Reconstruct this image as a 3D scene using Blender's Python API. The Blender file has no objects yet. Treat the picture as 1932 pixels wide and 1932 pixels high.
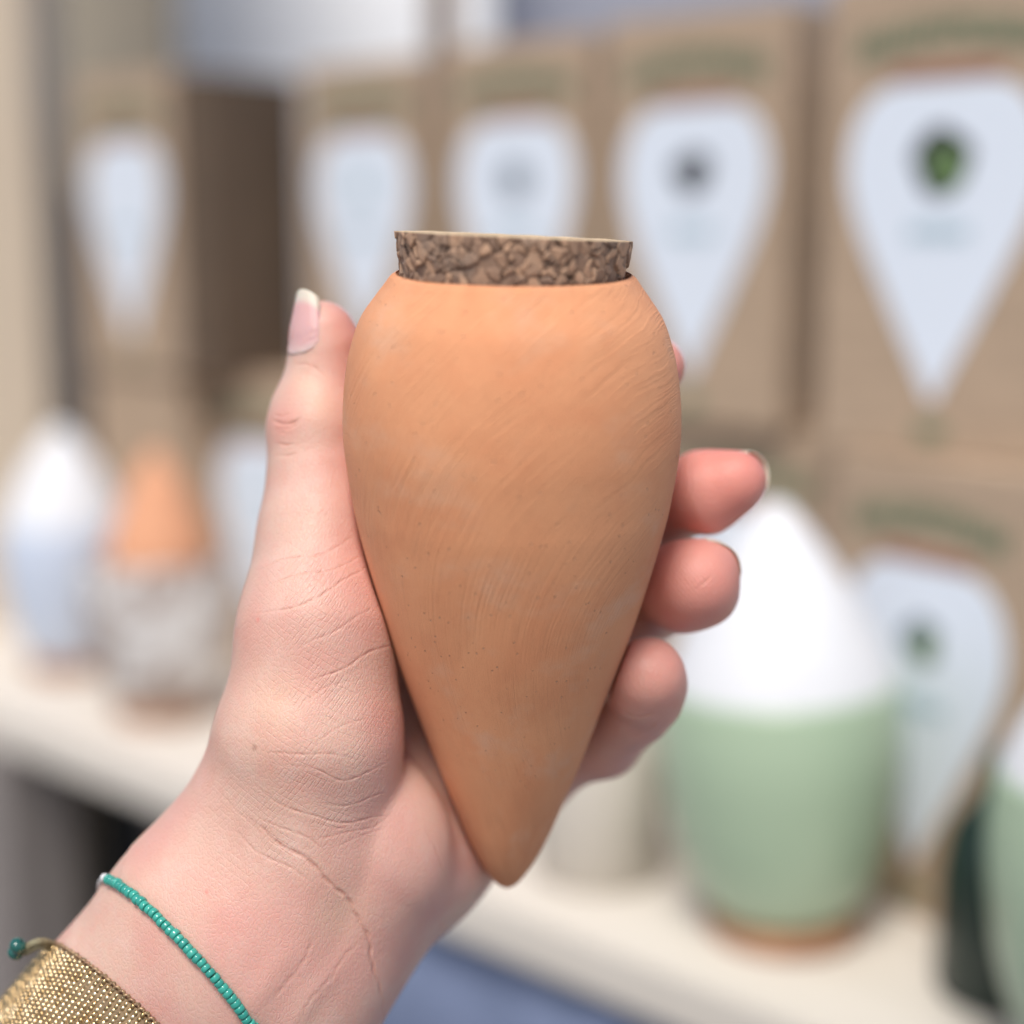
import bpy, math, random
import numpy as np
from mathutils import Vector, Matrix, kdtree

random.seed(7); rng = np.random.default_rng(7)
scene = bpy.context.scene
COL = scene.collection
R = math.radians

# ------------------------------------------------------------------ camera
PITCH = R(10.0)
CAM = np.array([0.0, 0.0, 1.25])
RIGHT = np.array([1.0, 0.0, 0.0])
UP = np.array([0.0, math.sin(PITCH), math.cos(PITCH)])
FWD = np.array([0.0, math.cos(PITCH), -math.sin(PITCH)])
FP = 2973.0                        # focal length measured on a 1932-wide picture
cd = bpy.data.cameras.new('camera'); cam = bpy.data.objects.new('camera', cd); COL.objects.link(cam)
cam.location = CAM; cam.rotation_euler = (math.pi/2 - PITCH, 0, 0)
cd.sensor_width = 36; cd.lens = 36*FP/1932; cd.clip_start = 0.01; cd.clip_end = 500
cd.dof.use_dof = True; cd.dof.focus_distance = 0.288; cd.dof.aperture_fstop = 4.0; cd.dof.aperture_blades = 0
scene.camera = cam

# ------------------------------------------------------------------ sky and sun
SUN_EL, SUN_AZ = R(60), R(164)     # behind the camera, slightly to the left, high, behind thin cloud
w = bpy.data.worlds.new("World"); scene.world = w; w.use_nodes = True
nt = w.node_tree; nt.nodes.clear()
sky = nt.nodes.new('ShaderNodeTexSky'); sky.sky_type = 'NISHITA'; sky.sun_disc = False
sky.sun_elevation = SUN_EL
sky.air_density = 1.0; sky.dust_density = 3.0; sky.ozone_density = 1.0
bg = nt.nodes.new('ShaderNodeBackground'); bg.inputs['Strength'].default_value = 0.11
wo = nt.nodes.new('ShaderNodeOutputWorld')
nt.links.new(sky.outputs[0], bg.inputs['Color']); nt.links.new(bg.outputs[0], wo.inputs['Surface'])
sl = bpy.data.lights.new('sun', 'SUN'); so = bpy.data.objects.new('sun', sl); COL.objects.link(so)
sl.energy = 2.2; sl.angle = R(18); sl.color = (1.0, 0.955, 0.89)
sdir = Vector((math.sin(-SUN_AZ)*math.cos(SUN_EL), math.cos(SUN_AZ)*math.cos(SUN_EL), math.sin(SUN_EL)))
so.rotation_euler = (-sdir).to_track_quat('-Z', 'Y').to_euler(); so.location = (2, -3, 5)
sky.sun_rotation = math.atan2(sdir.x, sdir.y)
scene.view_settings.view_transform = 'Standard'; scene.view_settings.look = 'None'
scene.view_settings.exposure = 0.36; scene.view_settings.gamma = 1.0
scene.render.engine = 'CYCLES'
scene.cycles.use_denoising = True
scene.cycles.max_bounces = 8; scene.cycles.sample_clamp_indirect = 4.0

# ------------------------------------------------------------------ helpers
def c2w(p):
    """points in centimetres seen from the lens (right, up, ahead) -> world metres"""
    p = np.asarray(p, dtype=np.float64)*0.01
    return CAM + p[..., 0:1]*RIGHT + p[..., 1:2]*UP + p[..., 2:3]*FWD
def px(u, v, z):
    """a measured spot (u, v) at z centimetres ahead -> camera centimetres"""
    return np.array([(u-966)/FP*z, (966-v)/FP*z, z])
def wx(u, y, z):
    """world x of something standing at distance y, height z and seen at column u"""
    d = y*math.cos(PITCH) + (CAM[2]-z)*math.sin(PITCH)
    return (u-966)/FP*d

def tag(o, label=None, cat=None, group=None, kind=None):
    if label: o['label'] = label
    if cat: o['category'] = cat
    if group: o['group'] = group
    if kind: o['kind'] = kind
    return o
def link(name, me, mat=None, parent=None):
    o = bpy.data.objects.new(name, me); COL.objects.link(o)
    if mat is not None:
        for m in (mat if isinstance(mat, (list, tuple)) else [mat]): me.materials.append(m)
    if parent is not None: o.parent = parent
    return o
def empty(name, loc=(0, 0, 0), rot=(0, 0, 0)):
    o = bpy.data.objects.new(name, None); COL.objects.link(o); o.empty_display_size = .02
    o.location = loc; o.rotation_euler = rot
    return o
def mesh(name, verts, faces, smooth=True):
    me = bpy.data.meshes.new(name)
    me.from_pydata([tuple(v) for v in verts], [], [tuple(f) for f in faces]); me.update()
    if smooth: me.polygons.foreach_set('use_smooth', [True]*len(me.polygons))
    return me
def fastmesh(name, V, Q):
    me = bpy.data.meshes.new(name)
    V = np.asarray(V, np.float32); Q = np.asarray(Q, np.int32)
    me.vertices.add(len(V)); me.vertices.foreach_set('co', V.ravel())
    me.loops.add(Q.size); me.loops.foreach_set('vertex_index', Q.ravel())
    me.polygons.add(len(Q)); n = Q.shape[1]
    me.polygons.foreach_set('loop_start', np.arange(0, Q.size, n, dtype=np.int32))
    me.update(calc_edges=True); me.validate()
    me.polygons.foreach_set('use_smooth', np.ones(len(me.polygons), bool))
    me.update()
    return me
def box_mesh(name, sx, sy, sz, bev=0.0, org=(0, 0, 0)):
    import bmesh
    bm = bmesh.new(); bmesh.ops.create_cube(bm, size=1)
    bmesh.ops.scale(bm, vec=(sx, sy, sz), verts=bm.verts)
    if bev: bmesh.ops.bevel(bm, geom=bm.edges[:], offset=bev, segments=2, affect='EDGES', profile=.7)
    bmesh.ops.translate(bm, vec=org, verts=bm.verts)
    me = bpy.data.meshes.new(name); bm.to_mesh(me); bm.free()
    return me
def lathe(name, prof, n=96, close_top=False, close_bot=False):
    V = []; F = []
    for r, z in prof:
        for i in range(n):
            a = 2*math.pi*i/n; V.append((r*math.cos(a), r*math.sin(a), z))
    for k in range(len(prof)-1):
        for i in range(n):
            j = (i+1) % n
            F.append((k*n+i, k*n+j, (k+1)*n+j, (k+1)*n+i))
    if close_bot: F.append(tuple(range(n))[::-1])
    if close_top: F.append(tuple(range((len(prof)-1)*n, len(prof)*n)))
    return mesh(name, V, F)
def spline(pts, n):
    """Catmull-Rom through rows of pts, n samples"""
    P = np.asarray(pts, float); P = np.vstack([2*P[0]-P[1], P, 2*P[-1]-P[-2]])
    m = len(P)-3; out = []
    for t in np.linspace(0, m-1e-6, n):
        i = int(t); f = t-i; a, b, c, d = P[i:i+4]
        out.append(.5*((2*b)+(c-a)*f+(2*a-5*b+4*c-d)*f*f+(3*b-a-3*c+d)*f**3))
    return np.array(out)
def tube(name, pts, r, n=10, taper=None):
    P = np.asarray(pts, float); V = []; F = []
    T = np.gradient(P, axis=0); T /= np.linalg.norm(T, axis=1)[:, None]+1e-12
    ref = np.array([0.13, 0.2, 0.97]); ref = ref-T[0]*ref.dot(T[0]); ref /= np.linalg.norm(ref)
    for i in range(len(P)):
        ref = ref-T[i]*ref.dot(T[i]); ref /= np.linalg.norm(ref); b = np.cross(T[i], ref)
        rr = r if taper is None else r*taper[i]
        for k in range(n):
            a = 2*math.pi*k/n; V.append(P[i]+rr*(math.cos(a)*ref+math.sin(a)*b))
    for i in range(len(P)-1):
        for k in range(n):
            F.append((i*n+k, i*n+(k+1) % n, (i+1)*n+(k+1) % n, (i+1)*n+k))
    F.append(tuple(range(n))[::-1]); F.append(tuple(range((len(P)-1)*n, len(P)*n)))
    return mesh(name, V, F)

class M:
    """small node-material builder"""
    def __init__(s, name, col=(.5, .5, .5), rough=.6, **kw):
        s.m = bpy.data.materials.new(name); s.m.use_nodes = True
        s.t = s.m.node_tree; s.b = s.t.nodes['Principled BSDF']
        s.b.inputs['Base Color'].default_value = (*col, 1); s.b.inputs['Roughness'].default_value = rough
        for k, v in kw.items(): s.b.inputs[k.replace('_', ' ')].default_value = v
    def n(s, typ, **kw):
        nd = s.t.nodes.new('ShaderNode'+typ)
        for k, v in kw.items():
            if hasattr(nd, k): setattr(nd, k, v)
            else: nd.inputs[k.replace('_', ' ')].default_value = v
        return nd
    def l(s, a, b): s.t.links.new(a, b)
    def math(s, op, a, b=None, c=None, clamp=False):
        nd = s.t.nodes.new('ShaderNodeMath'); nd.operation = op; nd.use_clamp = clamp
        for i, x in enumerate((a, b, c)):
            if x is None: continue
            if isinstance(x, (int, float)): nd.inputs[i].default_value = x
            else: s.l(x, nd.inputs[i])
        return nd.outputs[0]
    def mix(s, fac, a, b, blend='MIX'):
        nd = s.t.nodes.new('ShaderNodeMix'); nd.data_type = 'RGBA'; nd.blend_type = blend
        for i, x in ((0, fac), (6, a), (7, b)):
            if isinstance(x, (int, float)): nd.inputs[i].default_value = x
            elif isinstance(x, tuple): nd.inputs[i].default_value = (*x, 1)
            else: s.l(x, nd.inputs[i])
        return nd.outputs[2]
    def ramp(s, x, p0, p1, v0=0., v1=1.):
        nd = s.t.nodes.new('ShaderNodeMapRange'); nd.clamp = True
        nd.interpolation_type = 'SMOOTHSTEP'
        s.l(x, nd.inputs[0])
        for i, v in ((1, p0), (2, p1), (3, v0), (4, v1)): nd.inputs[i].default_value = v
        return nd.outputs[0]
    def noise(s, vec, scale, detail=3, rough=.55, dist=0.):
        nd = s.n('TexNoise'); nd.inputs['Scale'].default_value = scale
        nd.inputs['Detail'].default_value = detail; nd.inputs['Roughness'].default_value = rough
        nd.inputs['Distortion'].default_value = dist
        if vec is not None: s.l(vec, nd.inputs['Vector'])
        return nd.outputs[0]
    def obj(s): return s.n('TexCoord').outputs['Object']
    def scaled(s, vec, sc, rot=(0, 0, 0)):
        nd = s.n('Mapping'); nd.inputs['Scale'].default_value = sc; nd.inputs['Rotation'].default_value = rot
        s.l(vec, nd.inputs['Vector']); return nd.outputs[0]
    def col(s, x): s.l(x, s.b.inputs['Base Color'])
    def bump(s, h, dist, strength=1.0, prev=None):
        nd = s.n('Bump'); nd.inputs['Distance'].default_value = dist; nd.inputs['Strength'].default_value = strength
        s.l(h, nd.inputs['Height'])
        if prev is not None: s.l(prev, nd.inputs['Normal'])
        s.l(nd.outputs[0], s.b.inputs['Normal']); return nd.outputs[0]

def simple_mat(name, c1, c2, scale, rough=.7, bump=.0005, stretch=(1, 1, 1), **kw):
    m = M(name, c1, rough, **kw); o = m.scaled(m.obj(), stretch)
    nz = m.noise(o, scale, 5); m.col(m.mix(m.ramp(nz, .3, .7), c1, c2))
    m.bump(m.noise(o, scale*4, 4), bump); return m.m

# ------------------------------------------------------------------ materials
def lin(r, g, b): return tuple((c/255/12.92 if c/255 <= .04045 else ((c/255+.055)/1.055)**2.4) for c in (r, g, b))
kraft = simple_mat('kraft_cardboard', (.47, .345, .240), (.40, .295, .205), 25, .85, .0003, (1, 1, 6))
sticker_white = M('white_paper', (.74, .80, .88), .5).m
ink_green = M('green_ink', (.16, .20, .12), .7).m
ink_brown = M('rust_brown_ink', (.28, .10, .06), .7).m
ink_blue = M('pale_blue_ink', (.42, .56, .62), .7).m
ink_dark = M('near_black_ink', (.02, .02, .025), .6).m
ink_leaf = M('leaf_green_ink', (.12, .2, .07), .6).m
ink_grey = M('slate_grey_ink', (.2, .24, .28), .6).m
glaze_green = M('pale_green_glaze', (.42, .54, .38), .4, Coat_Weight=.3).m
glaze_blue = M('pale_blue_glaze', (.60, .67, .79), .4, Coat_Weight=.3).m
glaze_dark = M('dark_green_glaze', (.010, .024, .018), .3).m
clay_white = simple_mat('white_unglazed_clay', (.76, .77, .79), (.72, .73, .75), 40, .8)
clay_orange = simple_mat('orange_unglazed_clay', (.74, .37, .21), (.68, .33, .19), 40, .85)
cork_base = simple_mat('cork_foot', (.42, .22, .12), (.32, .16, .09), 120, .9)
speck = M('marbled_glaze', (.6, .58, .56), .4)
speck.col(speck.mix(speck.ramp(speck.noise(speck.obj(), 45, 3, .6, .8), .42, .58), (.72, .70, .68), (.34, .26, .22)))
table_mat = simple_mat('cream_table_board', (.70, .645, .575), (.64, .59, .52), 6, .6, .0003, (1, 8, 1))
post_mat = simple_mat('cream_painted_post', (.60, .50, .38), (.56, .46, .35), 6, .6, .0003, (6, 6, 1))
taupe = simple_mat('taupe_panel', (.30, .26, .20), (.27, .235, .18), 3, .8)
canvas = simple_mat('white_canvas', (.84, .85, .87), (.80, .81, .83), 4, .9)
grey_canvas = simple_mat('grey_canvas', (.30, .31, .37), (.27, .28, .33), 4, .9)
brownpost = simple_mat('brown_timber', (.20, .135, .10), (.17, .115, .085), 8, .8)
dark_metal = M('dark_grey_paint', (.07, .08, .10), .5).m
table_shade = M('table_shade', (.006, .006, .006), .95).m  # near black, puts the shade under the table into a sheet
grey_leg = simple_mat('grey_taupe_paint', (.27, .24, .22), (.24, .21, .20), 6, .7)
blue_cloth = simple_mat('blue_cotton', (.18, .22, .34), (.13, .165, .26), 30, .9)
asphalt = simple_mat('grey_paving', (.20, .19, .18), (.15, .145, .14), 20, .9, .002)

# ------------------------------------------------------------------ the ground and the stall
g = link('ground', mesh('ground', [(-80, -80, 0), (80, -80, 0), (80, 80, 0), (-80, 80, 0)], [(0, 1, 2, 3)], False), asphalt)
tag(g, kind='structure')

UD = np.array([-.735, .678, 0.]); UD /= np.linalg.norm(UD)      # along the stall table, away from the lens
ND = np.array([-UD[1], UD[0], 0.])                              # out of the table's front
if ND[1] > 0: ND = -ND
E0 = np.array([-.003, .618, 0.])                                # a spot on the table's front edge
TZ = .973                                                       # table height
RZ = math.atan2(-UD[1], -UD[0])                                 # box x axis = -UD, box front = local -y
def onrow(t, d, z): return E0 + UD*t - ND*d + np.array([0, 0, z])

tb = empty('display_table', onrow(.25, .18, 0), (0, 0, RZ))
tag(tb, 'cream wooden display table with grey legs carrying boxes and pots', 'table')
link('table_top', box_mesh('table_top', 1.9, .36, .022, .002, (0, 0, TZ-.011)), table_mat, tb)
link('apron', box_mesh('apron', 1.8, .018, .03, .001, (0, -.10, TZ-.038)), dark_metal, tb)
for x in (-.42, .86):
    for y in (-.12, .14):
        link('leg', box_mesh('leg', .05, .05, TZ-.023, .003, (x, y, (TZ-.023)/2)), grey_leg, tb)
def place_on_table_leg(u, y):
    pass
lg = link('leg', box_mesh('leg', .085, .05, TZ-.023, .003, (0, 0, (TZ-.023)/2)), grey_leg, tb)
pl = np.array([wx(20, .93, .85), .93, 0]); rel = pl-np.array(tb.location)
lg.location = (rel.dot(-UD), rel.dot(-ND), 0)

# black sheet added for the shade behind the legs, blue cloth over the front
def cloth(name, mat, t0, t1, d, z0, z1, amp, freq, label):
    n, k = 160, 12; V = []; F = []
    for i in range(n+1):
        t = t0+(t1-t0)*i/n
        for j in range(k+1):
            f = j/k; dd = d+amp*(.3+.7*f)*math.sin(freq*t+1.3*math.sin(3*t))+amp*.4*f*math.sin(freq*2.3*t+1)
            V.append(onrow(t, dd, z1+(z0-z1)*f))
    for i in range(n):
        for j in range(k):
            a = i*(k+1)+j; F.append((a, a+1, a+k+2, a+k+1))
    me = mesh(name, V, F); o = link(name, me, mat)
    md = o.modifiers.new('thick', 'SOLIDIFY'); md.thickness = .0012
    tag(o, label, 'cloth'); return o
cloth('table_shade', table_shade, -.55, 1.25, .33, .0, TZ-.03, .006, 40, 'black sheet added as the shade in the space under the table')
cloth('blue_cloth', blue_cloth, -.5, .12, .012, .25, TZ-.022, .007, 45, 'blue cotton cloth hanging from the front of the display table')

# ------------------------------------------------------------------ boxes
BW, BD, BH = .104, .070, .186
def sticker_mesh(w_, h_, th):
    half = [(1.0, .50), (.985, .66), (.955, .79), (.91, .89), (.86, .955), (.80, .99), (.74, 1.0), (.67, .975), (.58, .89), (.48, .76),
            (.36, .58), (.24, .40), (.12, .21), (.05, .10), (.015, .05), (0, .0)]
    pts = [(w_/2*x, h_*y) for y, x in half] + [(-w_/2*x, h_*y) for y, x in reversed(half[:-1])]
    n = len(pts); V = [(x, 0, z) for x, z in pts]+[(x, -th, z) for x, z in pts]
    F = [tuple(range(n))[::-1], tuple(range(n, 2*n))]+[(i, (i+1) % n, n+(i+1) % n, n+i) for i in range(n)]
    return mesh('sticker', V, F, False)
def strip_strokes(seed, count, wid, hgt, sag):
    """a line of brush-lettered strokes on an arch; too blurred in the picture to read"""
    r = random.Random(seed); V = []; F = []
    def bar(x0, z0, x1, z1, th):
        dx, dz = x1-x0, z1-z0; L = math.hypot(dx, dz) or 1; nx, nz = -dz/L*th/2, dx/L*th/2
        b = len(V)
        for y in (0, -.0004):
            V.extend([(x0+nx, y, z0+nz), (x1+nx, y, z1+nz), (x1-nx, y, z1-nz), (x0-nx, y, z0-nz)])
        F.extend([(b, b+1, b+2, b+3), (b+7, b+6, b+5, b+4), (b, b+4, b+5, b+1), (b+1, b+5, b+6, b+2), (b+2, b+6, b+7, b+3), (b+3, b+7, b+4, b)])
    for i in range(count):
        c = (i+.5)/count*2-1; x = c*wid/2; z = -sag*c*c; s = wid/count*.36
        bar(x-s, z, x-s*.6, z+hgt, hgt*.28); bar(x+s*.7, z, x+s*.8, z+hgt, hgt*.26)
        bar(x-s, z+hgt*r.choice((.1, .5, .9)), x+s, z+hgt*r.choice((.1, .5, .9)), hgt*.24)
    return mesh('lettering', V, F, False)
def blob_mesh(name, rx, rz, seed, th=.0004):
    r = random.Random(seed); n = 26
    ph = [r.random()*6 for _ in range(3)]
    pts = [((1+.10*math.sin(3*a+ph[0])+.08*math.sin(5*a+ph[1]))*rx*math.cos(a), (1+.10*math.sin(2*a+ph[2]))*rz*math.sin(a)) for a in [2*math.pi*i/n for i in range(n)]]
    V = [(x, 0, z) for x, z in pts]+[(x, -th, z) for x, z in pts]
    F = [tuple(range(n)), tuple(range(n, 2*n))[::-1]]+[(i, n+i, n+(i+1) % n, (i+1) % n) for i in range(n)]
    return mesh(name, V, F, False)
def make_box(u, y, z0, label, pic, dot=.0095, seed=1, w=BW, h=BH, dep=BD, printed=True, yaw=0.):
    zc = z0+h/2
    x = wx(u, y, zc)
    o = empty('cardboard_box', (x, y, z0), (0, 0, RZ+yaw))
    tag(o, label, 'box', 'kraft boxes stacked on the display table')
    body = link('carton', box_mesh('carton', w, dep, h, .0012, (0, dep/2, h/2)), kraft, o)
    fl = link('lid_flap', box_mesh('lid_flap', w-.004, dep-.003, .0012, .0003, (0, dep/2, h+.0006)), kraft, o)
    if printed:
        s = link('sticker', sticker_mesh(.083, .124, .0004), sticker_white, o); s.location = (0, 0, .022)
        a = link('lettering', strip_strokes(seed, 8, .080, .0115, .006), ink_green, o); a.location = (0, 0, h-.026)
        st = link('printed_cork', box_mesh('printed_cork', .048, .0006, .0042, 0, (0, 0, 0)), ink_brown, o); st.location = (0, -.0002, .1500)
        if dot:
            p = link('round_picture', blob_mesh('round_picture', dot, dot, seed), pic[0], s); p.location = (0, -.0005, .094)
            if len(pic) > 1:
                q = link('leaf_print', blob_mesh('leaf_print', dot*.62, dot*.7, seed+5), pic[1], s); q.location = (dot*.22, -.0010, .092)
        c = link('caption', strip_strokes(seed+9, 5, .026, .006, .0), ink_blue, s); c.location = (0, -.0005, .064)
        f = link('foot_print', blob_mesh('foot_print', .007, .004, seed+3), ink_green, o); f.location = (0, -.0001, .010)
    return o
U0 = TZ+BH+.003
make_box(1772, .630, U0, 'kraft box at right of the top row, dark green round picture on its white sticker', (ink_dark, ink_leaf), .0125, 1)
make_box(1306, .745, U0, 'kraft box of the top row with a small black spot on its white sticker', (ink_dark,), .0100, 2)
make_box(972, .845, U0, 'kraft box right behind the cork stopper, grey spot on its white sticker', (ink_grey,), .0100, 3)
make_box(684, .955, U0, 'kraft box up and right of the thumb tip, pale blue print on its sticker', (ink_blue,), .0085, 4)
make_box(238, 1.030, U0, 'kraft box standing apart at the left, plain white sticker and shaded brown side', (ink_blue,), 0, 5)
make_box(1736, .612, TZ+.001, 'lower kraft box behind the pale green pot, leafy spot on its sticker', (ink_grey, ink_leaf), .0098, 6, yaw=R(-14))
make_box(1390, .735, TZ+.001, 'lower kraft box mostly hidden behind the fingertips and white cone', (ink_grey,), .009, 7)
make_box(1040, .845, TZ+.001, 'lower kraft box hidden behind the terracotta vessel', (ink_grey,), .009, 8)
make_box(735, .930, TZ+.001, 'lower kraft box hidden behind the palm', (ink_grey,), .009, 9)
make_box(492, .985, TZ+.001, 'lower kraft box showing part of its sticker beside the thumb base', (ink_blue,), .009, 10)
make_box(262, 1.036, TZ+.001, 'lower kraft box behind the orange cone and the white cone pot', (ink_blue,), 0, 11, printed=False)

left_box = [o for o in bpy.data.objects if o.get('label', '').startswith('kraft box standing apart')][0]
shade_slab = empty('cardboard_box', tuple(Vector(left_box.location)+Matrix.Rotation(RZ, 3, 'Z')@Vector((BW/2+.018, .001, 0))), (0, 0, RZ))  # added slab: stands in for shade on the left box's right side
tag(shade_slab, 'narrow dark brown slab added as the shaded right side of the left kraft box', 'box')
link('carton', box_mesh('carton', .032, .074, .183, .001, (0, .037, .0915)), simple_mat('side_shade_brown', (.135, .092, .060), (.11, .075, .05), 30, .85), shade_slab)  # slab body, its brown is the shaded tone of the kraft side
link('lid_flap', box_mesh('lid_flap', .029, .071, .0012, .0003, (0, .037, .1836)), bpy.data.materials['side_shade_brown'], shade_slab)  # top sheet of the added shade slab
# ------------------------------------------------------------------ backdrop of the stall
def panel(name, mat, u0, u1, y, z0, z1, th, label, cat, amp=0.0):
    x0, x1 = wx(u0, y, (z0+z1)/2), wx(u1, y, (z0+z1)/2); n = 60; V = []; F = []
    for i in range(n+1):
        f = i/n
        dy = amp*math.sin(f*26+2*math.sin(f*5))
        for z in (z0, z1): V.append((x0+(x1-x0)*f, y+dy, z))
    for i in range(n): F.append((2*i, 2*i+2, 2*i+3, 2*i+1))
    o = link(name, mesh(name, V, F), mat); md = o.modifiers.new('thick', 'SOLIDIFY'); md.thickness = th
    return tag(o, label, cat)
panel('canvas_wall', canvas, 300, 930, 1.75, .2, 2.3, .002, 'white canvas wall of the stall behind the boxes', 'canvas', .002)
panel('grey_canvas_wall', grey_canvas, 800, 2300, 1.90, .2, 2.3, .002, 'grey violet canvas behind the right hand boxes', 'canvas', .003)
panel('wood_panel', taupe, -500, 352, 1.45, .0, 2.2, .02, 'taupe wooden panel rising behind the left box', 'panel')
def post(name, mat, u, y, wd, z0, z1, label, cat='post'):
    o = link(name, box_mesh(name, wd, wd, z1-z0, .002, (0, 0, (z1-z0)/2)), mat)
    o.location = (wx(u, y, 1.3), y, z0); return tag(o, label, cat)
post('brown_post', brownpost, 838, 1.16, .022, 0, 2.3, 'slim brown timber post rising between two kraft boxes')
post('cream_post', post_mat, -15, 1.13, .085, 0, 2.3, 'cream painted post at the left edge of the picture')
post('dark_pole', dark_metal, 122, 1.24, .022, 0, 1.28, 'dark grey pole between the cream post and the left box', 'pole')

# ------------------------------------------------------------------ pots with cones
def pot(u, y, s, bowl_mat, cone_mat, label, lean=0., sz=1.0, cw=1.0, ch=1.0):
    o = empty('watering_pot', (wx(u, y, TZ), y, TZ), (0, lean, 0)); o.scale = (s, s, s*sz)
    tag(o, label, 'pot', 'ceramic pots with pointed cones')
    bp = spline([(.0245, .010), (.034, .022), (.0415, .045), (.0455, .072), (.0462, .092), (.0445, .112)], 40)
    inner = [(r-.003, z) for r, z in bp[::-1]]
    link('bowl', lathe('bowl', [tuple(p) for p in bp]+inner, 72, False, False), bowl_mat, o)
    link('foot', lathe('foot', [(.0285, 0), (.030, .003), (.030, .010), (.026, .013)], 64, True, True), cork_base, o)
    cp = spline([(.0435, .1125), (.0385, .128), (.0300, .148), (.0195, .168), (.0095, .184), (.0045, .190), (.0005, .1915)], 40)
    cp = [(r_*cw, .1125+(z_-.1125)*ch) for r_, z_ in cp]
    link('cone', lathe('cone', [(.040*cw, .105)]+cp, 72), cone_mat, o)
    return o
pot(1480, .600, 1.04, glaze_green, clay_white, 'pale green bowl with white cone lid standing on the table beside the fingers', R(-3), .90, 1.0, .95)
pot(2118, .475, 1.02, glaze_green, clay_white, 'pale green bowl cut off by the lower right corner of the picture', 0, .95, 1.0, .8)
bt = link('green_bottle', lathe('green_bottle', [(0, 0), (.022, 0), (.0245, .004), (.0245, .045), (.022, .062), (.0125, .076), (.0105, .080), (.0105, .092), (.008, .093), (0, .093)], 48), glaze_dark)
bt.location = (wx(1890, .545, TZ), .545, TZ); tag(bt, 'small dark green bottle standing left of the corner pot', 'bottle')
pot(136, .985, .88, glaze_blue, clay_white, 'pale blue bowl with white cone at the far left of the table', 0, 1.0, 1.0, .85)
pot(312, .890, .96, speck.m, clay_orange, 'marbled white and brown bowl with orange terracotta cone', 0, .88, .74, .92)
wc = link('cream_jar', lathe('cream_jar', [(.0, .0), (.026, .0), (.029, .003), (.029, .088), (.026, .091), (.0, .091)], 64), simple_mat('cream_card', (.62, .57, .50), (.58, .53, .46), 20, .8))
wc.location = (wx(1128, .66, TZ), .66, TZ); tag(wc, 'squat cream jar seen between the vessel tip and the green pot', 'jar')

# ------------------------------------------------------------------ the terracotta vessel
TH = R(14.5)
AX = np.array([.011, math.cos(TH), -math.sin(TH)]); AX /= np.linalg.norm(AX)
C0 = np.array([-.02, 0, 30.0])
def s_of_v(v):
    k = (966-v)/FP; return 30*k/(AX[1]-k*AX[2])
prof_px = [(517, 226), (523, 234), (540, 246), (559, 260), (600, 287), (650, 304), (700, 314), (760, 319), (820, 318), (870, 312), (930, 302), (966, 295),
           (1036, 277), (1120, 252), (1211, 221), (1306, 185), (1416, 143), (1516, 101), (1566, 80), (1611, 58), (1645, 36), (1664, 20), (1675, 2)]
VP = []
for v, hw in prof_px:
    s = s_of_v(v); z = C0[2]+s*AX[2]; VP.append((hw/FP*z*.995, s))
VP = np.array(VP)                                  # (radius, s) in cm, top to bottom
fine = spline(VP, 220)
ss = fine[::-1, 1]; rr = np.maximum(fine[::-1, 0], 0)
def vase_r(s): return np.interp(s, ss, rr, left=-1.0, right=-1.0)
slope = np.gradient(rr, ss); cosl = 1/np.sqrt(1+slope**2)
def vase_sd(P):
    d = P-C0; s = d@AX; rad = np.sqrt(np.maximum((d*d).sum(-1)-s*s, 0))
    e = (rad-np.interp(s, ss, rr))*np.interp(s, ss, cosl)
    e = np.maximum(e, s-ss[-1]); e = np.maximum(e, ss[0]-s)
    return e
# local frame: z = axis
def basis(ax, side=np.array([1., 0, 0])):
    x = side-ax*side.dot(ax); x /= np.linalg.norm(x); y = np.cross(ax, x); return x, y, ax
bx, by, bz = basis(AX)
def frame_matrix(origin_cm, x, y, z):
    o = c2w(origin_cm); f = lambda a: a[0]*RIGHT+a[1]*UP+a[2]*FWD
    X, Y, Z = f(x), f(y), f(z)
    if np.dot(np.cross(X, Y), Z) < 0: Y = -Y
    return Matrix(((X[0], Y[0], Z[0], o[0]), (X[1], Y[1], Z[1], o[1]), (X[2], Y[2], Z[2], o[2]), (0, 0, 0, 1)))

vm = M('terracotta', (.66, .27, .12), .82)
uvn = vm.n('UVMap'); uvn.uv_map = 'UVMap'
sep = vm.n('SeparateXYZ'); vm.l(uvn.outputs[0], sep.inputs[0])
uu, vv = sep.outputs[0], sep.outputs[1]            # centimetres round and up the wall
wob = vm.noise(uvn.outputs[0], .55, 2)
dx = vm.math('SUBTRACT', uu, 4.3); dy = vm.math('ADD', vv, 2.2)
dyw = vm.math('MULTIPLY_ADD', vm.math('SUBTRACT', wob, .5), .55, dy)
rad = vm.math('SQRT', vm.math('ADD', vm.math('MULTIPLY', dx, dx), vm.math('MULTIPLY', dyw, dyw)))
ang = vm.math('ARCTAN2', dyw, dx)
cmb = vm.n('CombineXYZ'); vm.l(vm.math('MULTIPLY', rad, 16.0), cmb.inputs[0]); vm.l(vm.math('MULTIPLY', ang, 1.3), cmb.inputs[1])
strokes = vm.noise(cmb.outputs[0], 1.0, 1.4, .55, 0)
cmb2 = vm.n('CombineXYZ'); vm.l(vm.math('MULTIPLY', rad, 42.0), cmb2.inputs[0]); vm.l(vm.math('MULTIPLY', ang, 2.2), cmb2.inputs[1])
strokes2 = vm.noise(cmb2.outputs[0], 1.0, 1, .5, 0)
smask = vm.math('MULTIPLY', vm.ramp(vm.noise(uvn.outputs[0], .7, 3), .34, .56), vm.ramp(vv, -4.5, .5, .45, 1.0))
grain = vm.noise(uvn.outputs[0], 34, 5, .75)
vor = vm.n('TexVoronoi'); vm.l(uvn.outputs[0], vor.inputs['Vector']); vor.inputs['Scale'].default_value = 5.5
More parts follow.
